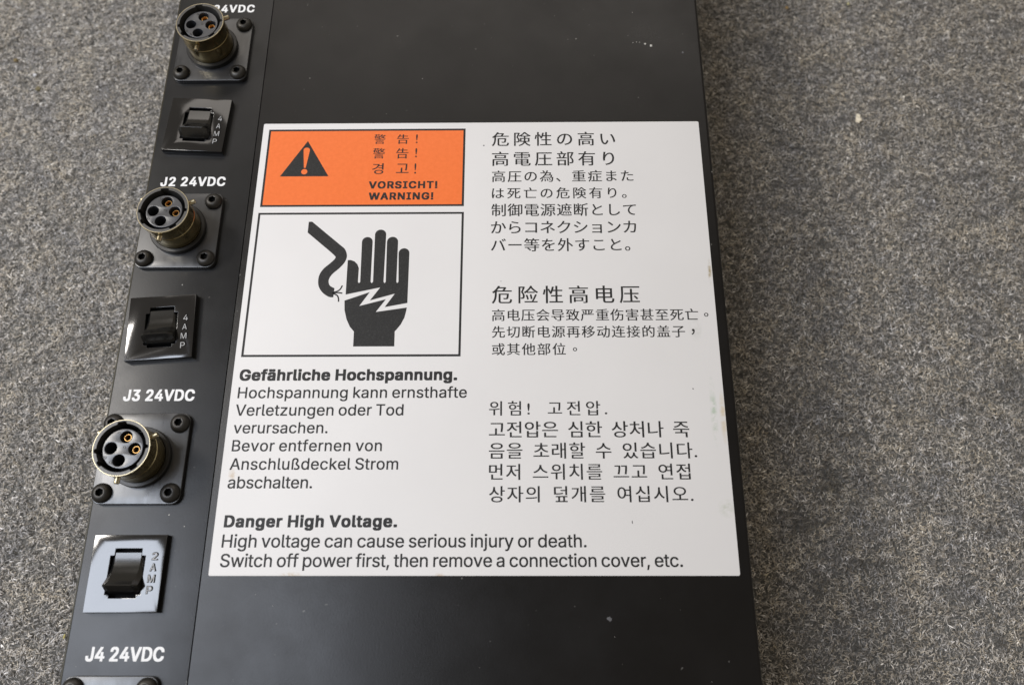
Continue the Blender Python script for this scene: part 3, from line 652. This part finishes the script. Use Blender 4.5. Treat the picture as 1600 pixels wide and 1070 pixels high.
def stroke(pts, w):
    pts = smooth_path(pts, 6)
    l, r = [], []
    for i, p in enumerate(pts):
        a, c = pts[max(i - 1, 0)], pts[min(i + 1, len(pts) - 1)]
        d = Vector((c[0] - a[0], c[1] - a[1])).normalized()
        l.append((p[0] - d.y * w / 2, p[1] + d.x * w / 2)); r.append((p[0] + d.y * w / 2, p[1] - d.x * w / 2))
    return l + r[::-1]
for pts in ([(28.4, -63.7), (30.0, -63.3), (31.0, -62.5), (31.55, -61.25)], [(28.6, -63.9), (30.2, -63.75), (31.75, -63.95)], [(28.5, -63.95), (30.0, -64.6), (30.6, -65.6), (30.75, -66.9)]):
    flat('wire_strand', [stroke(pts, 0.46)], M_ink, Z + 0.003)

LATIN = [
("Gefährliche Hochspannung.",2.06,69.05,-89.45,-93.07,1),
("Hochspannung kann ernsthafte",2.18,72.12,-95.13,-98.66,0),
("Verletzungen oder Tod",2.10,53.06,-100.62,-104.15,0),
("verursachen.",2.16,30.54,-106.16,-109.60,0),
("Bevor entfernen von",2.35,47.14,-111.63,-115.07,0),
("Anschlußdeckel Strom",2.38,52.27,-117.13,-120.60,0),
("abschalten.",2.41,27.29,-122.55,-126.09,0),
("Danger High Voltage.",2.70,52.78,-133.86,-137.31,1),
("High voltage can cause serious injury or death.",2.75,107.12,-139.3,-142.99,0),
("Switch off power first, then remove a connection cover, etc.",2.92,134.14,-144.72,-148.39,0),
("VORSICHT!",37.79,60.84,-23.1,-25.84,1),
("WARNING!",38.01,59.61,-27.4,-30.13,1),
]
CJK = [
("警",38.57,42.43,-4.54,-8.38), ("告",46.45,50.37,-4.60,-8.43), ("!",52.95,53.45,-4.63,-8.16),
("警",38.49,42.53,-10.09,-14.18), ("告",46.45,50.48,-10.14,-14.23), ("!",52.95,53.45,-10.18,-13.78),
("경",38.62,42.34,-16.07,-20.28), ("고",46.69,50.84,-16.3,-19.9), ("!",52.9,53.4,-16.15,-20.18),
("危険性の高い",78.99,121.00,-3.96,-9.53), ("高電圧部有り",79.06,120.34,-11.72,-17.36),
("高圧の為、重症また",79.12,126.47,-19.16,-23.62), ("は死亡の危険有り。",79.17,123.88,-25.72,-29.99),
("制御電源遮断として",79.06,126.76,-31.81,-36.56), ("からコネクションカ",78.98,126.44,-38.34,-42.92),
("バー等を外すこと。",79.04,124.15,-44.67,-49.43),
("危险性高电压",79.51,126.28,-61.58,-67.72), ("高电压会导致严重伤害甚至死亡",79.56,144.32,-69.64,-73.70),
("。",146.23,147.5,-71.12,-72.4), ("先切断电源再移动连接的盖子",79.61,139.79,-75.31,-79.30),
("，",141.89,142.8,-76.50,-78.43), ("或其他部位",79.66,102.47,-81.06,-85.03), ("。",104.78,105.97,-82.55,-83.81),
("위험! 고전압.",78.95,114.50,-99.73,-104.30), ("고전압은 심한 상처나 죽",79.02,138.74,-106.07,-111.08),
("음을 초래할 수 있습니다.",79.08,140.52,-112.54,-117.45), ("먼저 스위치를 끄고 연접",79.14,138.14,-118.95,-123.71),
("상자의 덮개를 여십시오.",79.21,138.47,-125.51,-130.26),
]
for t, x0, x1, yt, yb, bold in LATIN:
    part('text_line', lettering(t, x0, x1, yt, yb, 0.135 if bold else 0.035, 1.04 if bold else 1.0), M_ink, label, (0, 0, Z + 0.006))
for t, x0, x1, yt, yb in CJK:
    part('text_line', cjk_line(t, x0, x1, yt, yb), M_ink, label, (0, 0, Z + 0.006))

# ---- white screen print on the connector panel
for t, x0, x1, yt, yb in (("J1 24VDC",-31.02,-8.84,51.91,48.51), ("J2 24VDC",-32.63,-10.72,-20.93,-24.45),
                          ("J3 24VDC",-32.85,-11.04,-95.76,-99.39), ("J4 24VDC",-31.1,-9.5,-169.6,-173.3)):
    part('printed_marking', lettering(t, x0, x1, yt, yb, 0.10, 0.90), M_ink_white, None, (0, 0, 0.012))

# ---- connectors
FW, FH = 25.9, 27.2
fl_me = slab([round_rect(-FW / 2, -FH / 2, FW / 2, FH / 2, 2.6)], 0.01, 1.6, 0.18, 'connector')
NOTCH = [(97, 11), (-172, 6), (-140, 7), (-52, 9), (3, 5)]
def notch(tag, a, r):
    d = math.degrees(a)
    for c, w in NOTCH:
        if abs((d - c + 180) % 360 - 180) < w:
            return r + 0.62
    return r
zt = 15.0
prof = [(7.95, 3.4), (7.95, 8.4), (8.06, 8.6), (8.06, 9.4), (7.95, 9.6), (7.95, 13.6), (8.34, 13.95), (8.36, zt - 0.14), (8.25, zt), (8.10, zt), (7.15, zt, 'n'), (7.15, 4.2, 'n'), (6.2, 4.2)]
prof = [(p[0] * 0.975, *p[1:]) for p in prof]
v, f, mi = lathe(prof, 180, notch, [0, 0, 0, 0, 0, 0, 0, 1, 1, 2, 2, 2, 2])
shell_me = clean_and_sharp(mm_mesh('shell', v, f, mi), 25)
v, f, mi = lathe([(8.05, 1.62), (9.0, 1.62), (9.0, 3.2), (8.8, 3.4), (7.9, 3.45)], 72)
ring_me = clean_and_sharp(mm_mesh('base_ring', v, f), 30)
HOLES = [(0.45, 3.35), (3.3, -0.1), (-3.4, 0.1), (-0.65, -3.4)]
ins_me = slab([circle(0, 0, 5.65, 64)] + [circle(x, y, 1.75, 32) for x, y in HOLES], 4.0, 13.9, 0.08, 'insert')
back_me = slab([circle(0, 0, 6.9, 48)], 4.0, 4.5, 0, 'cavity_floor')
v, f, mi = lathe([(1.08, 4.6), (1.08, 9.75), (1.02, 9.9), (0.88, 9.9), (0.82, 9.8), (0.82, 5.0)], 28)
v = [(x, y, z + 2.9) for x, y, z in v]
contact_me = clean_and_sharp(mm_mesh('contact', v, f), 40)
v, f, mi = lathe([(0.78, 0), (0.78, 1.75), (0.62, 1.95), (0.0001, 1.95)], 20)
lug_me = clean_and_sharp(mm_mesh('bayonet_lug', v, f), 35)
def hexr(tag, a, r):
    k = (a % (math.pi / 3)) - math.pi / 6
    return r / math.cos(k) * math.cos(math.pi / 6) if tag == 'h' else r
v, f, mi = lathe([(2.9, 0.0), (2.95, 0.25), (2.8, 0.75), (2.45, 1.25), (1.95, 1.62), (1.45, 1.78), (1.22, 1.80), (1.18, 1.72, 'h'), (1.12, 0.55, 'h'), (0.0001, 0.40)], 36, hexr,
                 [0, 0, 0, 0, 0, 0, 0, 1, 1])
screw_me = clean_and_sharp(mm_mesh('screw', v, f, mi), 40)
plug_me = slab([circle(0, 0, 0.84, 20)], 4.6, 11.6, 0, 'dark_bore_plug')  # solid near-black plug, put in for the shade inside the hollow contact
numeral_me = slab([circle(0, 0, 0.42, 16), circle(0, 0, 0.24, 16)], 0.0, 0.12, 0, 'moulded_ring')
first = {}
def use(name, me, mats, parent, at, rot=None):
    if name not in first:
        for m in (mats if isinstance(mats, (list, tuple)) else [mats]):
            me.materials.append(m)
        o = bpy.data.objects.new(name, me)
        first[name] = o
    else:
        o = first[name].copy()
    COL.objects.link(o)
    o.parent = parent
    o.location = Vector(at) * MM
    o.rotation_euler = rot or (0, 0, 0)
    return o

for i, (cx, cy) in enumerate(((-21.0, 30.8), (-23.0, -41.8), (-23.5, -117.3), (-22.3, -190.6))):
    root = use('connector', fl_me, M_flange, box, (cx, cy, BOX_H))
    root['label'] = ('topmost round connector, hiding part of the white J1 lettering', 'round four-hole connector below the J2 lettering',
                     'round four-hole connector below the J3 lettering', 'connector below the J4 lettering, only its flange top in view')[i]
    use('shell', shell_me, [M_shell, M_bright, M_rim], root, (0, 0, 0), (0, 0, math.radians((3, -4, 0, 2)[i])))
    use('base_ring', ring_me, M_baser, root, (0, 0, 0))
    use('insert', ins_me, M_insert, root, (0, 0, 0))
    use('cavity_floor', back_me, M_dark, root, (0, 0, 0))
    for x, y in HOLES[:2]:
        use('contact', contact_me, M_gold, root, (x, y, 0))
        use('dark_bore_plug', plug_me, M_dark, root, (x, y, 0))
    for a in (-95, 27, 149):
        t = math.radians(a)
        # axis of the lug points outward from the shell wall
        use('bayonet_lug', lug_me, M_bright, root, (7.85 * math.cos(t), 7.85 * math.sin(t), 12.5), (0, math.pi / 2, t))
    for x, y in ((-10.0, 10.4), (10.0, 10.4), (-10.0, -10.4), (10.0, -10.4)):
        use('screw', screw_me, [M_screw, M_dark], root, (x, y, 1.6), (0, 0, random.Random(i * 7 + x).random() * 3))
    for x, y in ((0.35, 0.35), (-4.6, -2.6), (-2.9, -4.0), (-1.7, 4.5)):
        use('moulded_ring', numeral_me, M_rim, root, (x, y, 13.9))

# ---- circuit breakers with rocker switches
BW, BH = 20.7, 21.1
def cross(h0, h1, yt, yb, y1, y2):
    return [(-h1, yt), (h1, yt), (h1, y1), (h0, y1), (h0, y2), (h1, y2), (h1, yb), (-h1, yb), (-h1, y2), (-h0, y2), (-h0, y1), (-h1, y1)]
bez_me = slab([rect(-BW / 2, -BH / 2, BW / 2, BH / 2), cross(5.0, 3.8, 6.75, -6.7, 4.75, -5.75)], 0.01, 2.2, 0.14, 'breaker_switch')
# rocker: stations along y of (y, z of the top face, half width of top, half width at foot)
ST = [(6.15, 0.9), (5.6, 2.0), (4.3, 2.02), (2.9, 2.08), (1.7, 2.25), (0.6, 2.62), (-0.5, 3.2), (-1.6, 4.05), (-2.6, 5.0), (-3.3, 5.75), (-3.45, 5.82), (-3.62, 5.72), (-4.7, 3.8), (-5.6, 1.9), (-5.6, 0.3)]
v, f = [], []
for y, z in ST:
    wt = 3.65
    wm = 4.92 if -5.65 < y < 4.5 else 3.7
    v += [(-wm, y, 0.25), (-wm, y, max(0.26, z - 1.15)), (-wt - 0.22, y, z - 0.22), (-wt, y, z), (wt, y, z), (wt + 0.22, y, z - 0.22), (wm, y, max(0.26, z - 1.15)), (wm, y, 0.25)]
for j in range(len(ST) - 1):
    for i in range(7):
        a = j * 8 + i
        f.append((a, a + 1, a + 9, a + 8))
f.append(tuple(range(8))); f.append(tuple(range((len(ST) - 1) * 8, len(ST) * 8))[::-1])
rocker_me = clean_and_sharp(mm_mesh('rocker', v, f), 16)
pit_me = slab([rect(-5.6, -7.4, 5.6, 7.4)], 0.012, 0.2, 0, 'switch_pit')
for i, (x, y, amp) in enumerate(((-22.38, -1.48, '4'), (-23.8, -76.1, '4'), (-22.65, -150.2, '2'))):
    root = use('breaker_switch', bez_me, M_bezel, box, (x, y, BOX_H))
    root['label'] = ('rocker breaker marked 4 AMP below the topmost connector', 'rocker breaker marked 4 AMP between the J2 and J3 connectors',
                     'rocker breaker marked 2 AMP, its bezel mirroring bright window light')[i]
    root.rotation_euler = (0, 0, math.radians((-3.0, 3.6, 0.2)[i]))
    use('rocker', rocker_me, M_rocker, root, (0, 0, 0))
    use('switch_pit', pit_me, M_dark, root, (0, 0, 0))
    for k, ch in enumerate(amp + 'AMP'):
        w = 0.88 if ch == 'M' else 0.70
        cx = 7.6 - 0.1 * k
        cy = (2.7, 2.7, 4.6)[i] - 3.05 * k
        shade_outline = lettering(ch, cx - w - 0.12, cx + w + 0.12, cy + 1.1, cy - 1.1, 0.13)
        part('letter_shade', shade_outline, M_dark, root, (0, 0, 2.206))  # enlarged dark copy paints the shading round the engraved letter
        me = lettering(ch, cx - w, cx + w, cy + 0.95, cy - 0.95, 0.0)
        part('engraved_letter', me, M_engrave, root, (0, 0, 2.23))

# ---- specks of paint and dust on the cover
rng = random.Random(4)
def blob(r, seed, h=0.12, squash=1.0):
    q = random.Random(seed)
    n = 9
    v = [(0, 0, h)]
    for ring, (k, zz) in enumerate(((0.6, h * 0.8), (1.0, 0.0))):
        for i in range(n):
            a = 2 * math.pi * i / n
            rr = r * k * (0.7 + 0.6 * q.random())
            v.append((rr * math.cos(a), rr * math.sin(a) * squash, zz))
    f = [(0, 1 + i, 1 + (i + 1) % n) for i in range(n)]
    f += [(1 + i, 1 + n + i, 1 + n + (i + 1) % n, 1 + (i + 1) % n) for i in range(n)]
    return mm_mesh('paint_speck', v, f, None, True)
for k, (x, y, r) in enumerate(((133.52, 33.13, 0.34), (135.61, 32.3, 0.48))):
    part('paint_speck', blob(r, k), M_speck, None, (x, y, 0.0))
for k, (x, y, r) in enumerate(((146.78, 29.2, 0.40), (112.8, -162.22, 0.62))):
    part('dust_speck', blob(r, 10 + k, 0.06), M_dull_speck, None, (x, y, 0.0))
tiny = []
for x, y in ((153.0, -19.96), (14.15, 19.14), (108.83, 35.55), (129.67, 47.19), (54.12, 18.69), (-8.75, -137.0), (-13.68, -133.71), (-19.98, -60.73), (-29.3, -55.02),
             (131.6, 33.8), (130.5, 33.9), (129.2, 33.7)):
    tiny.append((x, y, 0.13 + 0.08 * rng.random()))
for _ in range(26):
    tiny.append((rng.uniform(-35, 152), rng.choice((rng.uniform(2, 53), rng.uniform(-179, -153))), 0.04 + 0.05 * rng.random()))
v, f = [], []
for x, y, r in tiny:
    b0 = len(v)
    v.append((x, y, 0.05))
    for i in range(6):
        a = i * math.pi / 3 + x
        v.append((x + r * (0.7 + 0.5 * rng.random()) * math.cos(a), y + r * math.sin(a), 0.0))
    f += [(b0, b0 + 1 + i, b0 + 1 + (i + 1) % 6) for i in range(6)]
o = part('fine_dust', mm_mesh('fine_dust', v, f), M_speck)
o['kind'] = 'stuff'
# dark scuffs on the label
for x, y, r, sq in ((76.19, -9.23, 0.3, 0.8), (120.48, -136.04, 0.16, 3.0), (82.3, -60.0, 0.16, 1.0), (140.87, -96.0, 0.2, 1.0)):
    part('scuff', blob(r, int(x), 0.02, sq), M_dull_speck, label, (x, y, Z - 0.004))

# ------------------------------------------------------------------ carpet
FIB = 2.6            # pile depth, mm
M_base, nt, b = new_mat('carpet_backing', (0.07, 0.067, 0.062), 0.9, 0, 0.2)
pos = coords(nt)
nt.links.new(ramp(nt, noise(nt, pos, 900, 5, 0.75), [(0.30, g(0.10)), (0.5, (0.20, 0.195, 0.18)), (0.72, (0.36, 0.35, 0.33))]), b.inputs['Base Color'])
bump(nt, b, noise(nt, pos, 700, 4, 0.7), 1.0, 0.0012)
v, f = [], []
nx = ny = 90
rr = np.random.default_rng(3)
hx = np.linspace(-700, 850, nx); hy = np.linspace(-700, 700, ny)
for y in hy:
    for x in hx:
        v.append((x, y, -BOX_H - FIB + 0.35 * math.sin(x * 0.11 + math.sin(y * 0.07) * 2) * math.sin(y * 0.13 + 1.3)))
for j in range(ny - 1):
    for i in range(nx - 1):
        f.append((j * nx + i, j * nx + i + 1, (j + 1) * nx + i + 1, (j + 1) * nx + i))
floor = link('carpet', mm_mesh('carpet', v, f, None, True), M_base, None, (0, 0, BOX_H))
floor['kind'] = 'structure'

SPOTS = [(205.8, -110.7, 5.0, 6.0, 0.42), (213.5, -93.4, 2.5, 1.5, 0.5), (257.6, -167.4, 2.5, 3.0, 0.4), (280.2, -70.4, 5, 7, 0.6), (216.5, -11.1, 3, 2.5, 0.35),
         (196.3, 94.3, 3.5, 2, 0.4), (250.5, 42.3, 4, 3, 0.4), (193.5, -127, 5, 3.5, 0.45), (213, -141, 9, 1.8, 0.5), (150 + 22, -8, 8, 1.0, 0.4), (238, -85, 5, 2, 0.6),
         (-120, 40, 5, 4, 0.75), (-150, 95, 6, 5, 0.7), (-100, 0, 5, 5, 0.75), (196, -150, 3, 4, 0.5), (262, -130, 5, 3, 0.6), (300, 10, 6, 4, 0.7)]

def make_fibres(n, seed):
    r = np.random.default_rng(seed)
    # two strips, left and right of the enclosure, as far as the picture and a small margin reach
    a_left, a_right = 150.0, 205.0
    left = r.random(n) < a_left / (a_left + a_right)
    x = np.where(left, -178 + r.random(n) * a_left, 143 + r.random(n) * a_right)
    y = -200 + r.random(n) * 335
    keep = ~((x > -28) & (x < 150))
    # clumping
    cl = 0.5 + 0.28 * np.sin(x * 0.55 + 1.7 * np.sin(y * 0.31)) * np.sin(y * 0.62 + 1.3 * np.sin(x * 0.27)) + 0.22 * np.sin(x * 0.17 + 3 + np.sin(y * .09) * 2) * np.sin(y * 0.21)
    x, y, cl = x[keep], y[keep], cl[keep]
    m = len(x)
    ang = r.normal(0.0, 1.0, m) * 0.95 + 0.25
    ang = np.where(r.random(m) < 0.55, r.random(m) * np.pi, ang)
    ln = 0.75 + 1.9 * r.random(m) ** 2
    curv = r.normal(0, 0.65, m)
    wd = 0.10 + 0.11 * r.random(m)
    zb = -BOX_H - 0.9 + (r.random(m) - 0.6) * 1.5 + (cl - 0.5) * 2.0
    tilt = r.normal(0, 0.16, m)
    S = 3
    T = np.linspace(-0.5, 0.5, S)
    vs = np.empty((m, S, 3, 3), dtype=np.float32)
    for k, t in enumerate(T):
        a = ang + curv * t * 2.0
        px_ = x + ln * t * np.cos(ang + curv * t)
        py_ = y + ln * t * np.sin(ang + curv * t)
        arch = (0.25 - t * t) * ln * 0.55
        pz = zb + arch + tilt * ln * t
        w = wd * (1.0 if 0 < k < S - 1 else 0.45)
        nx_, ny_ = -np.sin(a), np.cos(a)
        for q, (u, h) in enumerate(((-1, 0), (0, 0.9), (1, 0))):
            vs[:, k, q, 0] = px_ + nx_ * w * u
            vs[:, k, q, 1] = py_ + ny_ * w * u
            vs[:, k, q, 2] = pz + w * h
    idx = np.arange(m)[:, None] * (S * 3)
    quads = []
    for k in range(S - 1):
        for q in range(2):
            quads.append(np.stack([idx[:, 0] + k * 3 + q, idx[:, 0] + (k + 1) * 3 + q, idx[:, 0] + (k + 1) * 3 + q + 1, idx[:, 0] + k * 3 + q + 1], 1))
    Q = np.concatenate(quads).astype(np.int32)
    me = bpy.data.meshes.new('carpet_fibres')
    nv = m * S * 3
    me.vertices.add(nv)
    me.vertices.foreach_set('co', (vs.reshape(-1) * MM))
    me.loops.add(Q.size)
    me.loops.foreach_set('vertex_index', Q.ravel())
    me.polygons.add(len(Q))
    me.polygons.foreach_set('loop_start', np.arange(len(Q), dtype=np.int32) * 4)
    me.polygons.foreach_set('use_smooth', np.ones(len(Q), dtype=bool))
    tone = np.ones(m)
    for sx, sy, rx, ry, k in SPOTS:
        d = np.hypot((x - sx) / rx + 0.25 * np.sin(y * 1.3 + sx), (y - sy) / ry + 0.25 * np.sin(x * 1.1))
        tone = np.where(d < 1.0, np.minimum(tone, k), tone)
    at = me.attributes.new('tone', 'FLOAT', 'POINT')
    at.data.foreach_set('value', np.repeat(tone, S * 3).astype(np.float32))
    me.update()
    me.validate()
    return me

M_fib, nt, b = new_mat('carpet_fibre', (0.2, 0.2, 0.19), 0.32, 0.0, 0.9)
geo = node(nt, 'ShaderNodeNewGeometry')
isl = geo.outputs['Random Per Island']
col = ramp(nt, isl, [(0.0, (0.11, 0.108, 0.103)), (0.22, (0.23, 0.226, 0.218)), (0.5, (0.40, 0.392, 0.38)), (0.7, (0.43, 0.39, 0.32)), (0.93, (0.55, 0.545, 0.54)), (1.0, (0.95, 0.95, 0.95))])  # palest stop puts glints into the colour of a few fibres
big = noise(nt, geo.outputs['Position'], 75, 3, 0.6)
col = mix(nt, 1.0, col, ramp(nt, big, [(0.3, (0.70, 0.70, 0.74)), (0.5, (1.08, 1.04, 0.99)), (0.75, (1.30, 1.20, 1.02))]), 'MULTIPLY')
mid = noise(nt, geo.outputs['Position'], 330, 3, 0.65)
col = mix(nt, 1.0, col, ramp(nt, mid, [(0.34, (0.46, 0.45, 0.44)), (0.5, (0.98, 0.97, 0.96)), (0.66, (1.50, 1.51, 1.53))]), 'MULTIPLY')
att = node(nt, 'ShaderNodeAttribute', attribute_name='tone')
col = mix(nt, 1.0, col, att.outputs['Fac'], 'MULTIPLY')
nt.links.new(col, b.inputs['Base Color'])
fib = link('carpet_pile', make_fibres(300000, 11), M_fib, None, (0, 0, BOX_H))
fib['kind'] = 'stuff'

# ------------------------------------------------------------------ crumbs on the carpet
def crumb(name, label_text, cat, x, y, sx, sy, sz, colour, seed, flat_=False, rotz=0.0):
    q = random.Random(seed)
    bm = bmesh.new()
    if flat_:
        pts = [(-0.35, 0.95), (0.05, 1.0), (0.45, 0.8), (0.5, 0.2), (0.85, -0.1), (0.8, -0.5), (0.35, -0.55), (0.2, -1.0), (-0.7, -0.8), (-0.55, 0.0)]
        vs = [bm.verts.new((px_ * sx * MM, py_ * sy * MM, (sz * 0.4 + 0.12 * math.sin(px_ * 3)) * MM)) for px_, py_ in pts]
        fc = bm.faces.new(vs)
        r = bmesh.ops.extrude_face_region(bm, geom=[fc])
        for e in r['geom']:
            if isinstance(e, bmesh.types.BMVert):
                e.co.z += 0.25 * MM
        bmesh.ops.recalc_face_normals(bm, faces=bm.faces)
    else:
        bmesh.ops.create_icosphere(bm, subdivisions=2, radius=1.0)
        for vv in bm.verts:
            k = 0.75 + 0.5 * q.random()
            vv.co = Vector((vv.co.x * sx * k * MM, vv.co.y * sy * k * MM, vv.co.z * sz * k * MM))
    me = bpy.data.meshes.new(name)
    bm.to_mesh(me); bm.free()
    m, nt_, b_ = new_mat(name + '_' + str(seed), colour, 0.8)
    nt_.links.new(ramp(nt_, noise(nt_, coords(nt_), 900, 3, 0.6), [(0.3, tuple(c * 0.7 for c in colour)), (0.7, tuple(min(1, c * 1.15) for c in colour))]), b_.inputs['Base Color'])
    me.materials.append(m)
    o = bpy.data.objects.new(name, me)
    COL.objects.link(o)
    o.location = (x * MM, y * MM, (0.2) * MM)
    o.rotation_euler = (0, 0, rotz)
    o['label'] = label_text
    o['category'] = cat
    return o
crumb('paper_scrap', 'small cream torn paper scrap lying on the carpet right of the box', 'paper scrap', 238.7, 50.1, 1.8, 2.4, 0.9, (0.86, 0.78, 0.62), 1, True, -0.1)
crumb('crumb', 'tan crumb in the carpet near the upper left corner, higher of two', 'crumb', -145.0, 85.0, 1.0, 1.1, 0.7, (0.26, 0.20, 0.10), 2)
crumb('crumb', 'olive brown crumb in the carpet at upper left, lower of two', 'crumb', -131.3, 68.9, 1.1, 1.2, 0.7, (0.20, 0.17, 0.09), 3)
crumb('crumb', 'white fluffy speck between the two tan crumbs at upper left', 'lint', -134.4, 76.7, 0.9, 0.8, 0.5, (0.70, 0.71, 0.74), 4)
crumb('crumb', 'orange tan crumb on the carpet just right of the box top', 'crumb', 214.4, 112.3, 0.7, 0.7, 0.5, (0.62, 0.42, 0.18), 5)
crumb('crumb', 'pale yellow crumb on the carpet at the top edge right of the box', 'crumb', 243.5, 114.4, 0.5, 0.8, 0.5, (0.60, 0.56, 0.30), 6)
crumb('metal_sliver', 'shiny yellow metal sliver beside the lower left edge of the box', 'metal sliver', -74.6, -166.2, 0.35, 1.0, 0.5, (0.75, 0.66, 0.25), 7)
